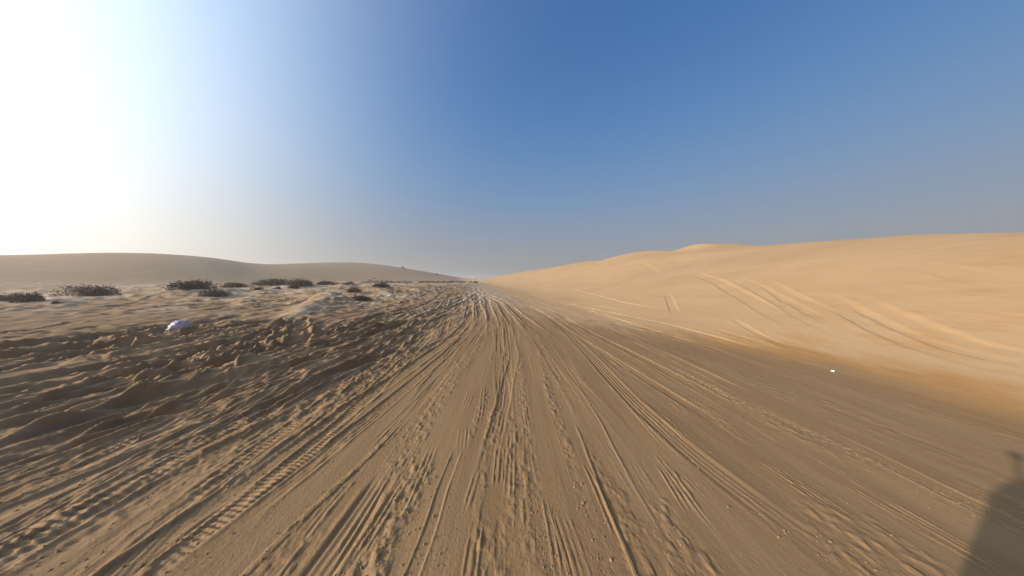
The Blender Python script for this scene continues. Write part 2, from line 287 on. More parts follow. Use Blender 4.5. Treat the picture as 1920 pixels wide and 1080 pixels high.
def micro_height(X, Y, Rr, t):
    """everything smaller than a dune, for points near the track; also returns the surface weights"""
    s, xc, wl, wr = flow(X, Y)
    jit = vnoise(X * 0.7, Y * 0.35, 21)
    dune = sstep(-0.06, 0.16, t + 0.04 * vnoise(X / 1.5, Y / 4, 22))
    churn = sstep(-1.9, -3.2, s + 0.35 * jit) * (1 - dune)
    rough = sstep(-3.3, -6.0, s + 1.3 * jit) * (1 - sstep(15, 26, Y - 0.12 * np.minimum(X, 0)) * sstep(-7, -12, X)) * sstep(90, 50, Rr)
    scrub = sstep(11, 22, Y + 0.10 * np.maximum(-X - 10, 0)) * sstep(-7, -12, X + 0.3 * Y * 0) 
    near = 1 - sstep(4.0, 9.0, Rr)
    H = 0.010 * fbm(s * 0.9, Y * 0.22, 3, 30) + 0.004 * fbm(s * 3.5, Y * 0.8, 2, 33)
    # loose crumbs lying along the streaks
    streak = sstep(0.12, 0.5, vnoise(s * 2.6, Y * 0.33, 40) + 0.35 * vnoise(s * 9, Y * 1.1, 41)) * (1 - dune)
    H = H + near * streak * 0.0075 * np.clip(vnoise(X * 21, Y * 14, 42) + 0.5 * vnoise(X * 39, Y * 30, 43), -0.2, 1)
    H = H + (1 - sstep(5, 9, Rr)) * (1 - dune) * (0.25 + 0.75 * streak) * 0.0034 * ridged(s * 19, Y * 0.5, 45)
    far_streak = sstep(4, 14, Rr) * (1 - dune) * (1 - 0.5 * scrub)
    H = H + far_streak * (1 - 0.8 * sstep(1.6, 3.2, s)) * 0.014 * ridged(s * 2.6 + 0.6 * vnoise(X * 0.2, Y * 0.06, 47), Y * 0.05, 44)
    sw = s + 0.5 * vnoise(X * 0.4, Y * 0.33, 59) + 0.15 * vnoise(X * 1.3, Y * 1.1, 54)
    lump = sstep(-0.1, 0.45, vnoise(s * 1.7, Y * 0.5, 56) + 0.3 * vnoise(s * 5, Y * 1.5, 57))
    H = H + churn * (0.050 * ridged(sw * 1.2, Y * 0.24, 50) ** 1.4 + 0.014 * ridged(sw * 4.5, Y * 0.9, 52) + 0.010 * fbm(s * 6.0, Y * 1.6, 2, 53) + near * lump * (0.013 * ridged(X * 8.5, Y * 7.5, 55) + 0.006 * vnoise(X * 24, Y * 21, 58)))
    H = H + rough * (0.13 * ridged(s * 0.85 + 0.55 * jit, Y * 0.10 + 0.3 * jit, 60) ** 1.9 * np.clip(0.6 + 0.8 * vnoise(X * 0.22, Y * 0.22, 68), 0.15, 1) + 0.055 * ridged(s * 2.2 + 0.7 * jit, Y * 0.18, 62) ** 1.6 * np.clip(0.6 + 0.7 * vnoise(X * 0.4, Y * 0.4, 69), 0.1, 1) + 0.02 * ridged(X * 2.0, Y * 2.6, 64))
    H = H + scrub * (0.20 * fbm(X * 0.33, Y * 0.45, 3, 70) + 0.10 * ridged(X * 0.7, Y * 0.9, 74) + 0.05 * ridged(X * 1.9, Y * 2.2, 76))
    H = H + dune * (0.05 * fbm(X / 3.2, Y / 6.5, 2, 80) + 0.006 * vnoise(X * 1.4 + Y, Y * 0.5, 83))
    patchy = sstep(-0.25, 0.35, vnoise(s * 0.9, Y * 0.28, 110) + 0.5 * vnoise(s * 3.1, Y * 0.9, 111))
    wgt = (0.030 * streak + 0.10 * churn * (0.25 + 0.75 * patchy) + 0.015 * rough * patchy + 0.05 * scrub) * (1 - dune)
    for fr, r0, r1, r2, r3 in ((30, 0, 0.1, 3.2, 5.5), (16, 0, 0.1, 5.5, 10), (8, 3.5, 6, 11, 20), (4, 7, 12, 24, 44), (2, 14, 24, 60, 90)):
        bd = sstep(r0, r1, Rr) * (1 - sstep(r2, r3, Rr)); k = np.nonzero(bd * wgt > 1e-4)[0]
        n_ = vnoise(X[k] * fr, Y[k] * fr * 0.72, 112 + fr); H[k] += (bd * wgt)[k] / fr * (np.clip(n_ * 1.8, -0.35, 1.0) + 0.3 * vnoise(X[k] * fr * 1.9, Y[k] * fr * 1.6, 140 + fr))
    T = {k: dense(v) for k, v in TRACKS.items()}
    def P(name, *a, **k): press(X, Y, Rr, H, *T[name], *a, **k)
    rg = np.random.default_rng(5)
    # passes of many vehicles: pairs of wheel tracks that keep to the fan
    yy = np.exp(np.linspace(np.log(0.6), np.log(75), 120))
    for i in range(38):
        s0 = rg.uniform(-13, -2.4) if i < 24 else rg.uniform(-2.0, 3.4)
        left = s0 < -2.2
        _, pxc, pwl, pwr = flow(np.zeros_like(yy), yy)
        cross = rg.normal(0, 0.45 if left else 0.22)
        for side in (0, 1.55):
            sv = s0 + side + rg.uniform(0.3, 1.0) * (0.8 if left else 0.45) * vnoise(yy / 9.0, np.zeros_like(yy) + i * 3.3, 90) + cross * (np.log(yy + 3) - 2.2)
            if left: sv = sv - max(0.0, float(sv.max()) + 2.3 + rg.uniform(0, 1.2))
            if sv.max() > 5.6: continue
            xx = pxc + np.where(sv < 0, sv * pwl, sv * pwr)
            a = int(rg.uniform(0, 70)) if not left else int(rg.uniform(0, 40)); b = int(rg.uniform(a + 25, 119))
            soft = rg.uniform(0.6, 1.4) * (2.4 if s0 < -5.5 else (1.5 if left else 0.75))
            kind = rg.integers(0, 3) if left else 0
            press(X, Y, Rr, H, yy[a:b], xx[a:b], rg.uniform(0.17, 0.24) * (1.25 if left else 1), depth=0.012 * soft, berm=0.013 * soft, ribs=(0.005 * soft if kind == 0 else 0), ribsp=rg.uniform(0.045, 0.07),
                  tread=(min(0.006, (0.004 if left else 0.003) * soft) if kind == 1 else 0), per=rg.uniform(0.045, 0.065), chev=rg.uniform(0.2, 1.2), patch=(-2 if left else rg.uniform(-0.5, 0.2)), seed=100 + i, fade=0.15)
    for i in range(44):                                  # deep wandering ruts through the soft left side
        xa = rg.uniform(-16, -3.6); ya = rg.uniform(1.0, 8.0); lg = rg.uniform(6, 18); sk = rg.normal(0.16, 0.30)
        yv = np.linspace(ya, ya + lg, 80); xv = xa + sk * (yv - ya) + rg.normal(0, 0.02) * (yv - ya) ** 2 + 0.45 * vnoise(yv * 0.22, np.zeros_like(yv) + i * 2.7, 92)
        dp = rg.uniform(0.06, 0.15); sf = flow(xv, yv)[0] < -3.4
        if sf.sum() < 30: continue
        yv, xv = yv[:np.argmin(sf)] if not sf.all() else yv, xv[:np.argmin(sf)] if not sf.all() else xv
        if len(yv) < 12: continue
        kk = yv < 12.0
        if kk.sum() >= 12: yv, xv = yv[kk], xv[kk]
        press(X, Y, Rr, H, yv, xv, rg.uniform(0.3, 0.6), depth=dp, berm=dp * rg.uniform(0.8, 1.2), tread=0.007, per=rg.uniform(0.05, 0.075), chev=rg.uniform(0, 1), clump=0.01, patch=rg.uniform(-1.4, -0.5), seed=600 + i, fade=0.25)
    for i in range(64):                                  # newer single prints over the churned left side, some crossing it
        xa = rg.uniform(-8.5, -2.3); ya = rg.uniform(1.0, 6.0); lg = rg.uniform(2.5, 9.0); sk = rg.normal(-0.05, 0.16)
        yv = np.linspace(ya, ya + lg, 60); xv = xa + sk * (yv - ya) + 0.02 * rg.normal() * (yv - ya) ** 2 + 0.05 * vnoise(yv * 0.8, np.zeros_like(yv) + i, 91)
        k = rg.integers(0, 3)
        press(X, Y, Rr, H, yv, xv, rg.uniform(0.17, 0.24), depth=rg.uniform(0.006, 0.022), berm=rg.uniform(0.008, 0.022), tread=(rg.uniform(0.006, 0.012) if k else 0), per=rg.uniform(0.042, 0.06), chev=rg.uniform(0, 1.4),
              ribs=(0.006 if k == 0 else 0), ribsp=rg.uniform(0.045, 0.065), patch=rg.uniform(-0.7, 0.0), clump=rg.uniform(0, 0.008), seed=500 + i, fade=0.15)
    # broken threads of sand on the hard floor
    for i in range(105):
        s0 = rg.uniform(-2.2, 4.6); y0 = np.exp(rg.uniform(np.log(1.2), np.log(14))); ln = rg.uniform(0.12, 0.5) * y0 ** 0.8 + 0.25
        yv = np.linspace(y0, y0 + ln, 20); _, pxc, pwl, pwr = flow(np.zeros_like(yv), yv)
        sv = s0 + rg.uniform(-0.03, 0.03) * (yv - y0) / ln * 3
        xv = pxc + np.where(sv < 0, sv * pwl, sv * pwr)
        for j in range(rg.integers(1, 5)):
            press(X, Y, Rr, H, yv, xv + j * 0.047, rg.uniform(0.016, 0.03) * max(1, y0 / 4), depth=-rg.uniform(0.002, 0.006), berm=0.0, clump=0.005, patch=-0.5, seed=300 + i, fade=0.25)
    P('clump_center', 0.16, depth=-0.002, berm=0.004, ribs=0.003, ribsp=0.045, clump=0.009, seed=1)
    P('pair_center', 0.10, depth=0.006, berm=0.010, seed=2, patch=-0.4); P('line_right', 0.03, depth=-0.008, berm=0, seed=3, patch=-0.6)
    P('clump_r2', 0.11, depth=0.0, berm=0.004, clump=0.011, seed=4, patch=-0.3); P('line_r2', 0.03, depth=-0.010, berm=0, seed=5)
    P('multi_right', 0.26, depth=0.010, berm=0.011, ribs=0.0065, ribsp=0.062, seed=6, fade=0.05)
    P('multi_right2', 0.24, depth=0.006, berm=0.008, ribs=0.006, ribsp=0.06, seed=7, patch=-0.2)
    P('dots_right', 0.20, depth=0.004, berm=0.004, tread=0.012, per=0.085, chev=1.3, clump=0.010, seed=8, patch=-0.5)
    P('light_edge', 0.30, depth=0.012, berm=0.016, seed=9)
    P('tread_main', 0.20, depth=0.016, berm=0.020, tread=0.007, per=0.046, chev=0.5, seed=10, fade=0.04, patch=-0.55, clump=0.006)
    P('tread_2', 0.22, depth=0.016, berm=0.018, tread=0.007, per=0.045, clump=0.006, patch=-0.5, chev=0.9, ribs=0.004, ribsp=0.07, seed=11, fade=0.04)
    P('clump_bottom', 0.26, depth=-0.004, berm=0.0, clump=0.016, seed=12); P('pair_bottom', 0.09, depth=0.006, berm=0.009, seed=13); P('line_l3', 0.06, depth=-0.008, berm=0.0, clump=0.008, seed=14, patch=-0.4)
    for i, k in enumerate(('far_a', 'far_b', 'far_c', 'far_d', 'far_e', 'far_f')): P(k, 0.42, depth=0.035, berm=0.05, ribs=0.012, ribsp=0.14, seed=20 + i)
    for i, k in enumerate(('far_l1', 'far_l2', 'far_l3')): P(k, 0.46, depth=0.05, berm=0.065, tread=0.022, per=0.26, chev=0.5, seed=30 + i)
    for i, k in enumerate(('dune_a', 'dune_b', 'dune_b2', 'dune_c', 'dune_d')): P(k, 0.66, depth=(0.085, 0.05, 0.07, 0.055, 0.085)[i], berm=0.014, seed=40 + i, fade=0.42)
    P('dune_e', 0.4, depth=0.04, berm=0.02, seed=45, fade=0.35); P('dune_g', 0.7, depth=0.035, berm=0.01, seed=47, fade=0.45); P('dune_i', 0.8, depth=0.04, berm=0.02, seed=49, fade=0.4)
    P('dune_h', 0.26, depth=0.04, berm=0.03, tread=0.02, per=0.3, seed=48, fade=0.2); P('dune_k', 0.2, depth=0.022, berm=0.02, tread=0.014, per=0.11, seed=55, fade=0.15)
    P('edge_a', 0.24, depth=0.022, berm=0.028, tread=0.010, per=0.09, clump=0.006, seed=50, fade=0.12, patch=-0.7); P('edge_b', 0.24, depth=0.024, berm=0.030, tread=0.012, per=0.10, clump=0.006, seed=51, fade=0.12, patch=-0.8)
    P('edge_c', 0.22, depth=0.018, berm=0.022, tread=0.010, per=0.10, seed=52, fade=0.2, patch=-0.4); P('edge_d', 0.24, depth=0.018, berm=0.022, tread=0.008, per=0.07, clump=0.007, seed=53, fade=0.1, patch=-0.6)
    P('lobe', 0.62, depth=-0.10, berm=0.0, seed=56, fade=0.3); P('lobe_rut', 0.5, depth=0.10, berm=0.06, tread=0.010, per=0.06, seed=57, fade=0.25)
    for i, k in enumerate(('rut_g', 'rut_h', 'rut_i')): P(k, 0.42, depth=0.10, berm=0.10, tread=0.010, per=0.12, seed=70 + i, fade=0.2)
    for i, k in enumerate(('rut_a', 'rut_b', 'rut_c', 'rut_e', 'rut_f')): P(k, 0.55, depth=0.09, berm=0.085, tread=0.008, per=0.07, chev=0.3, seed=60 + i, fade=0.2)
    crust_lit = np.clip(scrub * sstep(-0.10, 0.25, fbm(X * 0.25, Y * 0.4, 4, 95)) + 0.5 * rough * sstep(0.2, 0.7, fbm(X * 0.8, Y * 0.9, 2, 97)) * sstep(9, 16, Y), 0, 1)
    for mx, my, mh, ma, mb, rot in MOUNDS:               # paler colour towards the tops of the heaps
        c_, s_ = np.cos(rot), np.sin(rot); e = ((c_ * (X - mx) + s_ * (Y - my)) / ma) ** 2 + ((-s_ * (X - mx) + c_ * (Y - my)) / mb) ** 2
        crust_lit = np.maximum(crust_lit, 0.75 * np.exp(-e * 0.9))
    crust_lit = np.maximum(crust_lit, 0.85 * sstep(9, 28, Y) * sstep(-11, -6, s) * (1 - sstep(-0.1, 0.1, t)))  # far track painted paler, standing in for sunlit ridges seen at grazing angle
    dcol = sstep(-3.2, 1.2, X - SAND_EDGE(Y) + 0.7 * vnoise(X * 0.5, Y * 0.2, 98) + 0.8 * vnoise(s * 1.6, Y * 0.12, 99))
    return H, dcol, crust_lit, np.clip(churn * 0.5 + rough * 0.7, 0, 1) * (1 - 0.8 * crust_lit)
def ground_z(x, y):
    x = np.atleast_1d(np.asarray(x, float)); y = np.atleast_1d(np.asarray(y, float)); r = np.hypot(x, y)
    z, t, q = base_height(x, y); h, *_ = micro_height(x, y, r, t)
    return z + h * sstep(150, 110, r)
# ---------------------------------------------------------------- terrain: one height field cut into ground, near dune and far dunes
def build_terrain():
    fine = np.arange(R(-71), R(71), 0.00245); coarse = np.linspace(R(71), R(289), 72)
    ang = np.concatenate([fine, coarse[:-1]]); na = len(ang)
    rad = np.concatenate([np.linspace(0.02, 1.38, 10), np.exp(np.arange(np.log(1.42), np.log(8), 0.0031)), np.exp(np.arange(np.log(8.03), np.log(42), 0.0048)), np.exp(np.arange(np.log(42.3), np.log(420), 0.012)), np.exp(np.arange(np.log(430), np.log(1700), 0.06))])
    nr = len(rad)
    A, Q = np.meshgrid(ang, rad); X = (Q * np.sin(A)).ravel(); Y = (Q * np.cos(A)).ravel(); Rr = Q.ravel()
    Z, t, q = base_height(X, Y)
    col = np.zeros((len(X), 4), np.float32); col[:, 3] = 1
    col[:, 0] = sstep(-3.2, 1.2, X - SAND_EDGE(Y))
    m = np.nonzero(Rr < 150)[0]
    h, dn, cr, ch = micro_height(X[m], Y[m], Rr[m], t[m]); Z[m] += h * sstep(150, 110, Rr[m])
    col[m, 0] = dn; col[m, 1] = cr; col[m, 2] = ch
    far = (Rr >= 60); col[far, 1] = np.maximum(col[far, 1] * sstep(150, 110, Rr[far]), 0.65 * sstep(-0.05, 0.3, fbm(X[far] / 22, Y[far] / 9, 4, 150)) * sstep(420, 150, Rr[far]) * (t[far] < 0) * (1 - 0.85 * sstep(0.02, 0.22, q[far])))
    co = np.stack([X, Y, Z], 1)
    idx = np.arange(nr * na).reshape(nr, na); nx = np.roll(idx, -1, axis=1)
    quads = np.stack([idx[:-1], idx[1:], nx[1:], nx[:-1]], -1).reshape(-1, 4)
    # vertex normals of the whole sheet, so that the cut leaves no seam
    e1 = co[quads[:, 2]] - co[quads[:, 0]]; e2 = co[quads[:, 3]] - co[quads[:, 1]]; fn = np.cross(e1, e2)
    fn *= np.sign(fn[:, 2:3] + 1e-12)
    vn = np.zeros_like(co)
    for k in range(4):
        for ax in range(3): vn[:, ax] += np.bincount(quads[:, k], fn[:, ax], len(co))
    vn /= np.linalg.norm(vn, axis=1, keepdims=True) + 1e-12
    tc = t[quads].mean(1); qc = q[quads].mean(1); rc = Rr[quads].mean(1); xcn = X[quads].mean(1)
    dune = (tc > 0.0) & (tc < 2.6) & (rc < 420); farD = (~dune) & (qc > 0.02) & (rc < 620) & (xcn < 0)
    out = []
    for name, mask, label in (('ground', ~(dune | farD), 'flat desert floor of brown sand crossed by wheel tracks and ruts'), ('sand_dune', dune, 'smooth golden sand dune rising to the right of the track'), ('far_dune', farD, 'low grey brown dunes along the left horizon')):
        f = quads[mask]; used = np.unique(f); remap = np.full(len(co), -1, np.int64); remap[used] = np.arange(len(used)); f = remap[f]
        me = bpy.data.meshes.new(name); me.vertices.add(len(used)); me.vertices.foreach_set('co', co[used].astype(np.float32).ravel())
        me.loops.add(f.size); me.loops.foreach_set('vertex_index', f[:, ::-1].astype(np.int32).ravel())
        me.polygons.add(len(f)); me.polygons.foreach_set('loop_start', np.arange(0, f.size, 4, dtype=np.int32)); me.polygons.foreach_set('loop_total', np.full(len(f), 4, np.int32))
        me.polygons.foreach_set('use_smooth', np.ones(len(f), bool)); me.update(calc_edges=True)
        at = me.color_attributes.new('surface', 'FLOAT_COLOR', 'POINT'); at.data.foreach_set('color', col[used].ravel())
        me.normals_split_custom_set_from_vertices(vn[used].astype(np.float32))
        me.materials.append(SAND)
        o = bpy.data.objects.new(name, me); C.objects.link(o); o['kind'] = 'structure'; o['label'] = label
        out.append(o)
    return out
terrain = build_terrain()
# ---------------------------------------------------------------- helpers for things
def tag(o, label=None, cat=None, group=None, kind=None):
    if label: o['label'] = label
    if cat: o['category'] = cat
    if group: o['group'] = group
    if kind: o['kind'] = kind
    return o
def empty(name, loc, rz=0.0):
    o = bpy.data.objects.new(name, None); C.objects.link(o); o.location = loc; o.rotation_euler = (0, 0, rz); o.empty_display_size = 0.2; return o
def mesh_obj(name, me, mat, parent=None, loc=(0, 0, 0)):
    if mat: me.materials.append(mat)
    o = bpy.data.objects.new(name, me); C.objects.link(o); o.parent = parent; o.location = loc; return o
def from_bm(name, bm, mat, parent=None, smooth=False, loc=(0, 0, 0)):
    bmesh.ops.recalc_face_normals(bm, faces=bm.faces)
    me = bpy.data.meshes.new(name); bm.to_mesh(me); bm.free()
    if smooth: me.polygons.foreach_set('use_smooth', np.ones(len(me.polygons), bool))
    return mesh_obj(name, me, mat, parent, loc)
def box(bm, x0, x1, y0, y1, z0, z1, taper=None, bevel=0.0):
    r = bmesh.ops.create_cube(bm, size=1.0); vs_ = r['verts']
    for v in vs_: v.co = Vector((x0 + (v.co.x + .5) * (x1 - x0), y0 + (v.co.y + .5) * (y1 - y0), z0 + (v.co.z + .5) * (z1 - z0)))
    if taper: taper(vs_)
    if bevel:
        es = list({e for v in vs_ for e in v.link_edges}); bmesh.ops.bevel(bm, geom=es, offset=bevel, segments=2, affect='EDGES', profile=.6)
    return vs_
def cyl(bm, p0, p1, r0, r1=None, seg=10):
    p0, p1 = Vector(p0), Vector(p1); d = p1 - p0
    M = Matrix.Translation((p0 + p1) / 2) @ d.to_track_quat('Z', 'Y').to_matrix().to_4x4()
    bmesh.ops.create_cone(bm, cap_ends=True, segments=seg, radius1=r0, radius2=r1 if r1 is not None else r0, depth=d.length, matrix=M)
# ---------------------------------------------------------------- shrubs
def shrub_meshes(seed, n_leaf, n_stem, spiky, leaf):
    """unit shrub: half-width 1, height 1; returns stems and foliage meshes"""
    rg = np.random.default_rng(seed)
    lobes = [(rg.uniform(-.62, .62), rg.uniform(-.62, .62), rg.uniform(.35, .62), rg.uniform(.55, 1.0)) for _ in range(9)] + [(0.12, 0, .55, 1.0)]
    V, Fc = [], []
    for i in range(n_leaf):
        lx, ly, lr, lh = lobes[rg.integers(len(lobes))]
        a = rg.uniform(0, 2 * np.pi); e = np.arccos(rg.uniform(0.0, 1)); rr = rg.uniform(.45, 1.0) ** .5
        d = np.array([np.sin(e) * np.cos(a), np.sin(e) * np.sin(a), np.cos(e)])
        p = np.array([lx, ly, 0]) + d * rr * np.array([lr, lr, lh * .92]); p[2] = max(p[2], .01)
        if rg.random() < spiky: p = p + d * rg.uniform(.02, .22)
        dirv = d + rg.normal(0, .55, 3); dirv[2] = abs(dirv[2]) + .25; dirv /= np.linalg.norm(dirv)
        sd = np.cross(dirv, rg.normal(0, 1, 3)); sd /= np.linalg.norm(sd) + 1e-9
        ln = leaf * rg.uniform(.6, 1.7); w = ln * rg.uniform(.18, .36); k = len(V)
        V += [p - sd * w * .4, p + sd * w * .4, p + dirv * ln * .6 + sd * w, p + dirv * ln, p + dirv * ln * .55 - sd * w]
        Fc.append((k, k + 1, k + 2, k + 3, k + 4))
    fo = bpy.data.meshes.new('foliage'); fo.from_pydata([tuple(v) for v in V], [], Fc)
    bm = bmesh.new()
    for i in range(n_stem):
        a = rg.uniform(0, 2 * np.pi); q = rg.uniform(.2, .95); top = Vector((math.cos(a) * q, math.sin(a) * q, rg.uniform(.4, 1.08) * (1.1 - .45 * q)))
        b0 = Vector((math.cos(a) * q * .25, math.sin(a) * q * .25, -.08)); mid = b0.lerp(top, .5) + Vector((rg.normal(0, .05), rg.normal(0, .05), .06))
        cyl(bm, b0, mid, .018, .012, 4); cyl(bm, mid, top, .012, .004, 4)
    st = bpy.data.meshes.new('stems'); bm.to_mesh(st); bm.free()
    return st, fo
SHRUBS = {}
for k, (mat, spk) in {'dark': (LEAF_DARK, .10), 'brown': (LEAF_BROWN, .45), 'green': (LEAF_GREEN, .5)}.items():
    SHRUBS[k] = []
    for v in range(3):
        st, fo = shrub_meshes(40 + v + 10 * len(SHRUBS), 2600, 60, spk, .085)
        st.materials.append(TWIG); fo.materials.append(mat); SHRUBS[k].append((st, fo))
FAR_SHRUB = []
for v in range(4):
    st, fo = shrub_meshes(90 + v, 420, 14, .3, .2); st.materials.append(TWIG); fo.materials.append(LEAF_DARK if v % 2 else LEAF_GREEN); FAR_SHRUB.append((st, fo))
def shrub(st, fo, x, y, z, wid, dep, hgt, rz, label, group=None):
    root = empty('desert_shrub', (x, y, z), rz); root.scale = (wid / 2, dep / 2, hgt)
    mesh_obj('stems', st, None, root); mesh_obj('foliage', fo, None, root)
    return tag(root, label, 'shrub', group)
near_shrubs = [
 ('dark', -37.31, 18, 1.5, .92, 'dark rounded shrub at the left edge of the picture'),
 ('brown', -40.3, 18.6, 1.1, .80, 'pale brown shrub cut by the left edge beside the dark rounded shrub'),
 ('dark', -34.09, 17.5, .5, .34, 'tiny dark tuft just right of the dark rounded shrub'),
 ('brown', -39.4, 22, 3.1, 1.15, 'wide fuzzy brown shrub between the left edge shrub and the dark peaked shrub'),
 ('dark', -33.9, 25, 3.3, 1.32, 'dark peaked shrub on top of a pale sand mound at left'),
 ('brown', -29.2, 23, 2.5, .90, 'low brown shrub on the right foot of the sand mound'),
 ('brown', -42.3, 36, 4.4, .85, 'low long brown shrub behind the sand mound'),
 ('green', -38.6, 38, 4.2, 1.35, 'olive shrub with a spiky tip, left of the pair in the middle of the scrub'),
 ('green', -33.3, 37, 3.6, 1.3, 'olive shrub, right of the pair in the middle of the scrub'),
 ('green', -33.41, 42, 3.1, .86, 'small olive shrub behind and right of the olive pair'),
 ('dark', -30.68, 33, 1.6, .68, 'small dark shrub in front of the olive pair'),
 ('dark', -31.93, 32, .8, .58, 'smallest dark tuft in front of the olive pair'),
 ('brown', -17.61, 26, 2.1, .68, 'brown shrub on top of the bright sand heap beside the track'),
 ('dark', -13.3, 20.5, 2.1, .52, 'flat dark shrub at the shaded foot of the bright sand heap'),
 ('green', -18.93, 34, 2.6, .78, 'olive shrub right of the bright sand heap, nearest to the end of the track'),
 ('brown', -32.45, 30, 1.3, .5, 'little brown tuft right of the sand mound with two shrubs'),
 ('dark', -32.73, 45, 2.4, .62, 'low dark shrub right of the olive pair, left one of two'),
 ('dark', -31.36, 47, 1.8, .55, 'low dark shrub right of the olive pair, right one of two')]
for i, (k, x, y, w, h, lab) in enumerate(near_shrubs):
    st, fo = SHRUBS[k][i % 3]
    shrub(st, fo, x, y, float(ground_z(x, y)[0]) - .04, w, w * random.uniform(.75, 1.0), h * .88, random.uniform(0, 6.28), lab)
rg = np.random.default_rng(3)
def far_group(n, pxr, yr, hr, lab, grp):
    xs, ys = [], []
    for i in range(n):
        y = math.exp(rg.uniform(math.log(yr[0]), math.log(yr[1]))); xs.append(rg.uniform(*pxr) * y); ys.append(y)
    zs = ground_z(xs, ys)
    for x, y, z in zip(xs, ys, zs):
        st, fo = FAR_SHRUB[rg.integers(4)]; h = rg.uniform(*hr); w = h * rg.uniform(1.8, 3.4)
        shrub(st, fo, x, y, float(z) - .05, w, w * .8, h, rg.uniform(0, 6.28), lab, grp)
far_group(95, (-.66, -.14), (100, 175), (.45, .95), 'small dark shrub in the far scrub line below the dunes', 'shrubs of the far scrub line')
far_group(34, (-1.3, -.55), (46, 95), (.3, .7), 'small shrub scattered on the pale plain behind the larger shrubs', 'shrubs scattered on the plain')
for x, y, h, lab in ((-118, 254, 2.2, 'lone dark shrub on the falling ridge of the far dune, upper one'), (-83, 260, 1.8, 'lone dark shrub low on the falling ridge of the far dune')):
    st, fo = FAR_SHRUB[1]; shrub(st, fo, x, y, float(ground_z(x, y)[0]) - .1, h * 2, h * 1.7, h, 1.0, lab)
# ---------------------------------------------------------------- loose lumps of sand along the broken tracks
def sand_clods():
    ico = bmesh.new(); bmesh.ops.create_icosphere(ico, subdivisions=1, radius=1.0)
    bv = np.array([v.co[:] for v in ico.verts]); bf = np.array([[v.index for v in f.verts] for f in ico.faces]); ico.free()
    g = np.random.default_rng(21); px, py, pr = [], [], []
    for name, n, wd in (('clump_center', 700, .09), ('clump_r2', 300, .06), ('clump_bottom', 420, .13), ('dots_right', 380, .11), ('line_l3', 220, .06), ('tread_2', 500, .22), ('tread_main', 420, .25), ('pair_bottom', 120, .07), ('line_right', 160, .05), ('multi_right', 300, .2), ('pair_center', 200, .1)):
        yy, xx = dense(TRACKS[name]); y = np.exp(g.uniform(np.log(yy[0]), np.log(min(yy[-1], 7.5)), n))
        k = vnoise(y * 1.1, np.zeros(n) + n, 7) > -0.25; y = y[k]
        px.append(np.interp(y, yy, xx) + g.normal(0, wd, len(y))); py.append(y); pr.append(g.lognormal(-5.3, .45, len(y)))
    n = 3600; y = np.exp(g.uniform(np.log(1.3), np.log(9), n)); x = g.uniform(-9, -2.4, n); px.append(x); py.append(y); pr.append(g.lognormal(-5.3, .45, n))
    n = 500; y = np.exp(g.uniform(np.log(1.3), np.log(5), n)); x = g.uniform(-2.4, 4.2, n); px.append(x); py.append(y); pr.append(g.lognormal(-5.5, .4, n))
    px, py, pr = map(np.concatenate, (px, py, pr)); pr = np.minimum(pr * .8, .012)
    pz = ground_z(px, py); N = len(px)
    V = bv[None] * (1 + g.uniform(-.28, .28, (N, len(bv), 1))) * (pr[:, None] * g.uniform(.7, 1.3, (N, 3)))[:, None, :] + np.stack([px, py, pz + pr * .25], 1)[:, None, :]
    Fc = bf[None] + (np.arange(N) * len(bv))[:, None, None]
    me = bpy.data.meshes.new('sand_clods'); me.from_pydata(V.reshape(-1, 3).tolist(), [], Fc.reshape(-1, 3).tolist())
    o = mesh_obj('sand_clods', me, simple('clod_sand', (.25, .16, .088), .95, var=.15, scale=20, spec=.08))
    tag(o, 'small loose lumps of sand thrown up along the wheel tracks', 'sand', kind='stuff')
sand_clods()
# ---------------------------------------------------------------- litter
def crumpled(name, seed, size, sub=4, amp=.12):
    bm = bmesh.new(); bmesh.ops.create_icosphere(bm, subdivisions=sub, radius=1.0)
    from mathutils import noise as mn
    for v in bm.verts:
        d = v.co.normalized(); k = 1.0
        k += amp * (1 - 2.4 * abs(mn.noise(d * 1.9 + Vector((seed, 0, 0))))) + amp * .55 * (1 - 2.4 * abs(mn.noise(d * 4.3 + Vector((0, seed, 0))))) + amp * .3 * mn.noise(d * 9)
        v.co = Vector((d.x * size[0], d.y * size[1], d.z * size[2])) * k
    return bm
def plastic_bag(x, y):
    z = float(ground_z(x + np.array([0, .15, -.15, 0, 0]), y + np.array([0, 0, 0, .15, -.15])).max()); root = empty('plastic_bag', (x, y, z - .03), R(34))
    wm = simple('white_plastic', (.34, .33, .39), .5, var=.05, scale=14, spec=.5)
    bm = crumpled('bag', 3.3, (.23, .18, .19), 4, .2)
    for v in bm.verts:
        v.co.z = max(v.co.z + .17, .0) * (1.0 if v.co.x > -.05 else max(.45, 1 + (v.co.x + .05) * 2.0))
    from_bm('bag_body', bm, wm, root, True)
    bm = bmesh.new()                                    # knotted neck with two torn ears
    for s_, tw in ((1, .3), (-1, -.5)):
        pv = [bm.verts.new(p) for p in ((.15, .02 * s_, .27), (.21, .05 * s_, .28), (.27, .11 * s_, .36 + .02 * tw), (.22, .13 * s_, .39), (.17, .06 * s_, .35))]
        bm.faces.new(pv)
    r = bmesh.ops.extrude_face_region(bm, geom=list(bm.faces)); bmesh.ops.translate(bm, verts=[v for v in r['geom'] if isinstance(v, bmesh.types.BMVert)], vec=(.004, .004, .006))
    from_bm('handle', bm, wm, root)
    tag(root, 'white crumpled plastic bag lying in the dark ruts at left', 'bag')
plastic_bag(-12.46, 8.7)
cx_, cy_ = 6.95, 5.02
cup = empty('paper_cup', (cx_, cy_, float(ground_z(cx_, cy_)[0]) + .014), R(40)); cup.rotation_euler = (R(84), 0, R(50)); cup.scale = (.42, .42, .42)
pw = simple('white_paper', (.70, .66, .58), .6, var=.04, scale=30)
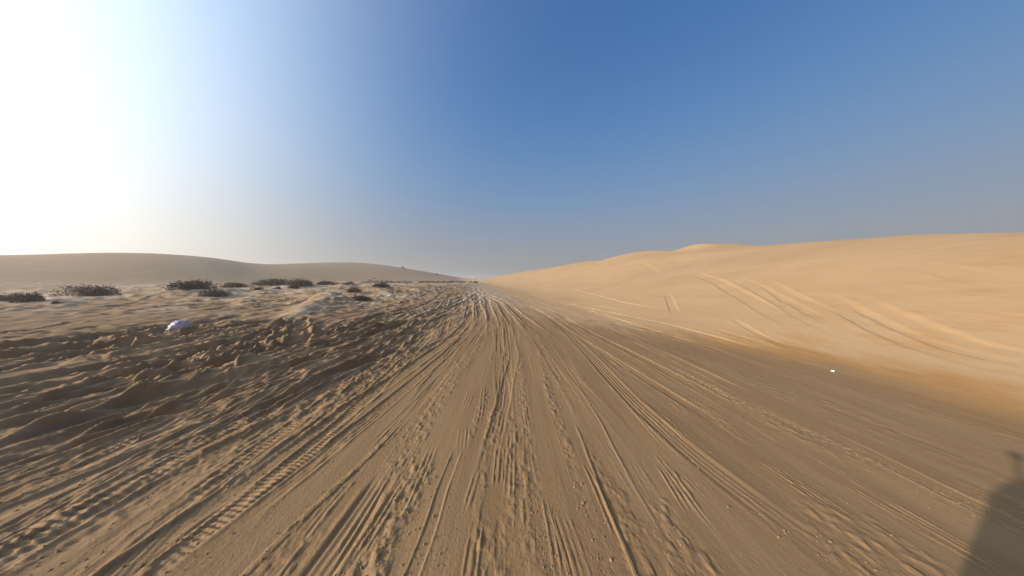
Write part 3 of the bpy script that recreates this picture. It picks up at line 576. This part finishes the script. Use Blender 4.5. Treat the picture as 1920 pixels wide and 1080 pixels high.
bm = bmesh.new(); cyl(bm, (0, 0, -.05), (0, 0, .05), .030, .040, 20)
for f in [f for f in bm.faces if len(f.verts) > 4 and f.calc_center_median().z > 0]: bmesh.ops.delete(bm, geom=[f], context='FACES_ONLY')
from_bm('cup_wall', bm, pw, cup, True)
bm = bmesh.new()
for k in range(20):
    a0, a1 = 2 * math.pi * k / 20, 2 * math.pi * (k + 1) / 20
    cyl(bm, (.041 * math.cos(a0), .041 * math.sin(a0), .05), (.041 * math.cos(a1), .041 * math.sin(a1), .05), .003, seg=6)
from_bm('rim', bm, pw, cup, True)
tag(cup, 'small white scrap of litter at the foot of the golden dune', 'litter')
# ---------------------------------------------------------------- far camp at the end of the track
CAB = simple('cabin_wall', (.62, .58, .50), .8, var=.08, scale=.5); CABR = simple('cabin_roof', (.45, .40, .33), .8, var=.1, scale=.5); CABD = simple('cabin_door', (.16, .13, .10), .7, var=.1)
def cabin(x, y, w, d, h, rz, lab):
    root = empty('cabin', (x, y, float(ground_z(x, y)[0]) - .1), rz)
    bm = bmesh.new(); box(bm, -w / 2, w / 2, -d / 2, d / 2, 0, h); from_bm('wall', bm, CAB, root)
    bm = bmesh.new(); box(bm, -w / 2 - .3, w / 2 + .3, -d / 2 - .3, d / 2 + .3, h, h + .35, lambda v_: [setattr(v.co, 'y', v.co.y * .3) for v in v_ if v.co.z > h + .1]); from_bm('roof', bm, CABR, root)
    bm = bmesh.new(); box(bm, -.5, .5, -d / 2 - .05, -d / 2 + .05, 0, 2.1); from_bm('door', bm, CABD, root)
    for s_ in (-1, 1):
        bm = bmesh.new(); box(bm, s_ * w * .3 - .6, s_ * w * .3 + .6, -d / 2 - .05, -d / 2 + .05, 1.1, 2.1); from_bm('window', bm, CABD, root)
    tag(root, lab, 'cabin', 'cabins of the far camp')
cabin(-66, 385, 8.5, 6, 3.6, .1, 'pale cabin far beyond the end of the track, leftmost of three'); cabin(-55.5, 390, 6, 6, 3.0, -.1, 'pale cabin far beyond the end of the track, middle of three'); cabin(-47.5, 386, 5, 5, 2.8, .2, 'pale cabin far beyond the end of the track, right of three by the dune')
# ---------------------------------------------------------------- the vehicle that carries the camera (below and behind the frame; its shadow falls at lower right)
PAINT = simple('grey_paint', (.30, .31, .32), .3, .2, .03, 3, spec=.5); GLASS = simple('dark_glass', (.02, .022, .025), .08, spec=.6, var=.02); RUB = simple('rubber', (.03, .03, .03), .85, var=.2, scale=20); ALU = simple('alloy', (.55, .55, .56), .35, .9, .04); PLAST = simple('black_plastic', (.035, .035, .037), .6, var=.1); RED = simple('red_lens', (.42, .02, .02), .2, var=.05); WHT = simple('plate_white', (.75, .75, .72), .5, var=.03)
def vehicle():
    root = empty('offroad_vehicle', (0.67, -.08, 0)); W = .90; Ln = 4.7            # rear faces +y
    zg = float(ground_z(.7, 1.3)[0])
    root.location.z = zg
    bm = bmesh.new()
    prof = [(.08, .42), (.10, .62), (.06, 1.08), (-.02, 1.12), (-3.15, 1.12), (-3.3, 1.10), (-4.55, .98), (-4.68, .85), (-4.7, .42), (-4.2, .36), (-.3, .36)]
    def loft(bm, prof, xs):
        rows = [[bm.verts.new((x, p[0], p[1])) for p in pr] for x, pr in xs]
        n_ = len(prof)
        for a, b_ in zip(rows, rows[1:]):
            for i in range(n_): bm.faces.new((a[i], a[(i + 1) % n_], b_[(i + 1) % n_], b_[i]))
        bm.faces.new(rows[0][::-1]); bm.faces.new(rows[-1])
    shrink = lambda k: [(p[0] * (1 - .012 * k) - .0, p[1] - (.03 * k if p[1] > .9 else 0)) for p in prof]
    loft(bm, prof, [(-W, shrink(1)), (-W + .05, prof), (W - .05, prof), (W, shrink(1))])
    from_bm('body', bm, PAINT, root)
    cab = [(.03, 1.10), (-.03, 1.62), (-.07, 1.735), (-.22, 1.755), (-2.1, 1.76), (-2.35, 1.69), (-3.12, 1.10)]
    bm = bmesh.new(); loft(bm, cab, [(-W + .03, [(a, min(b_, 1.70) if b_ > 1.2 else b_) for a, b_ in cab]), (-W + .12, cab), (W - .12, cab), (W - .03, [(a, min(b_, 1.70) if b_ > 1.2 else b_) for a, b_ in cab])])
    for v in bm.verts: v.co.x *= 1 - .22 * max(0, v.co.z - 1.1)
    from_bm('cabin', bm, PAINT, root)
    bm = bmesh.new()
    for p in (((-.62, .018, 1.16), (.62, .018, 1.16), (.58, -.032, 1.57), (-.58, -.032, 1.57)),): bm.faces.new([bm.verts.new(q) for q in p])
    r = bmesh.ops.extrude_face_region(bm, geom=list(bm.faces)); bmesh.ops.translate(bm, verts=[v for v in r['geom'] if isinstance(v, bmesh.types.BMVert)], vec=(0, .018, .004)); from_bm('rear_window', bm, GLASS, root)
    for s_ in (-1, 1):
        for y0, y1 in ((-.25, -1.05), (-1.12, -1.95), (-2.02, -2.75)):
            bm = bmesh.new(); t0 = .16 if y1 < -2.5 else 0
            xb, xt = s_ * (W - .022), s_ * (W - .11)
            bm.faces.new([bm.verts.new(q) for q in ((xb, y0, 1.16), (xb, y1, 1.16), (xt, y1 + t0 * 2.2, 1.56), (xt, y0, 1.56))])
            r = bmesh.ops.extrude_face_region(bm, geom=list(bm.faces)); bmesh.ops.translate(bm, verts=[v for v in r['geom'] if isinstance(v, bmesh.types.BMVert)], vec=(s_ * .015, 0, 0)); from_bm('side_window', bm, GLASS, root)
        for yw in (-.85, -3.75):
            bm = bmesh.new(); cyl(bm, (s_ * (W - .20), yw, .37), (s_ * (W + .03), yw, .37), .37, seg=28); bmesh.ops.bevel(bm, geom=[e for e in bm.edges if abs(e.verts[0].co.x - e.verts[1].co.x) < 1e-4], offset=.035, segments=2, affect='EDGES')
            wh = from_bm('wheel', bm, RUB, root)
            bm = bmesh.new(); cyl(bm, (s_ * (W + .015), yw, .37), (s_ * (W + .038), yw, .37), .23, .21, 20)
            for k in range(6):
                a = k * math.pi / 3; cyl(bm, (s_ * (W + .036), yw, .37), (s_ * (W + .045), yw + .19 * math.cos(a), .37 + .19 * math.sin(a)), .03, .022, 6)
            from_bm('rim', bm, ALU, wh)
        bm = bmesh.new(); box(bm, s_ * .80 - .07, s_ * .80 + .07, .06, .115, .72, 1.02, bevel=.012); from_bm('tail_light', bm, RED, root)
        bm = bmesh.new(); box(bm, s_ * .66 - .13, s_ * .66 + .13, -4.74, -4.66, .66, .86, bevel=.015); from_bm('headlight', bm, GLASS, root)
        bm = bmesh.new(); box(bm, s_ * 1.0 - .1, s_ * 1.0 + .1, -2.8, -2.68, 1.08, 1.26, bevel=.02); from_bm('mirror', bm, PLAST, root)
        bm = bmesh.new(); cyl(bm, (s_ * .62, -.45, 1.795), (s_ * .62, -2.1, 1.795), .016, seg=8)
        for yk in (-.55, -2.0): cyl(bm, (s_ * .62, yk, 1.70), (s_ * .62, yk, 1.795), .014, seg=8)
        from_bm('roof_rail', bm, PLAST, root)
        for yk in (-1.35, -2.3):
            bm = bmesh.new(); box(bm, s_ * (W + .012) - .012, s_ * (W + .012) + .012, yk - .11, yk + .11, .93, .965, bevel=.006); from_bm('door_handle', bm, PLAST, root)
    bm = bmesh.new(); box(bm, -.86, .86, .04, .19, .40, .60, bevel=.03); from_bm('rear_bumper', bm, PLAST, root)
    bm = bmesh.new(); box(bm, -.86, .86, -4.80, -4.62, .38, .58, bevel=.03); from_bm('front_bumper', bm, PLAST, root)
    bm = bmesh.new(); box(bm, -.40, .40, -4.735, -4.68, .62, .84, bevel=.01); from_bm('grille', bm, PLAST, root)
    bm = bmesh.new(); box(bm, -.26, .26, .085, .10, .70, .82); from_bm('plate', bm, WHT, root)
    tag(root, 'grey off-road vehicle whose shadow falls at the lower right corner', 'vehicle')
vehicle()
pole = empty('camera_pole', (0, -.20, 1.73))
bm = bmesh.new(); cyl(bm, (0, 0, 0), (0, 0, .24), .016, .014, 12); from_bm('pole', bm, PLAST, pole, True)
bm = bmesh.new(); cyl(bm, (0, 0, -.01), (0, 0, .03), .055, .03, 16); from_bm('suction_mount', bm, RUB, pole, True)
bm = bmesh.new(); box(bm, -.034, .034, -.03, .03, .23, .315, bevel=.012); cb = from_bm('camera_body', bm, PLAST, pole)
bm = bmesh.new(); cyl(bm, (0, .03, .29), (0, .045, .29), .02, seg=16); from_bm('lens', bm, GLASS, cb)
tag(pole, 'short camera pole on the vehicle roof that shows as the thin shadow at right', 'camera pole')
# ---------------------------------------------------------------- dusty air
if HAZE > 0:
    bm = bmesh.new(); box(bm, -1780, 1780, -1780, 1780, -3.0, 24.0)
    hz = from_bm('haze', bm, None); hm = bpy.data.materials.new('haze'); hm.use_nodes = True; hn = hm.node_tree.nodes; hn.remove(hn['Principled BSDF'])
    pv = hn.new('ShaderNodeVolumePrincipled'); pv.inputs['Color'].default_value = (.93, .90, .87, 1); pv.inputs['Density'].default_value = HAZE; pv.inputs['Anisotropy'].default_value = .35
    hm.node_tree.links.new(pv.outputs[0], hn['Material Output'].inputs['Volume']); hz.data.materials.append(hm); tag(hz, 'thin dusty haze over the desert', 'haze', kind='stuff')
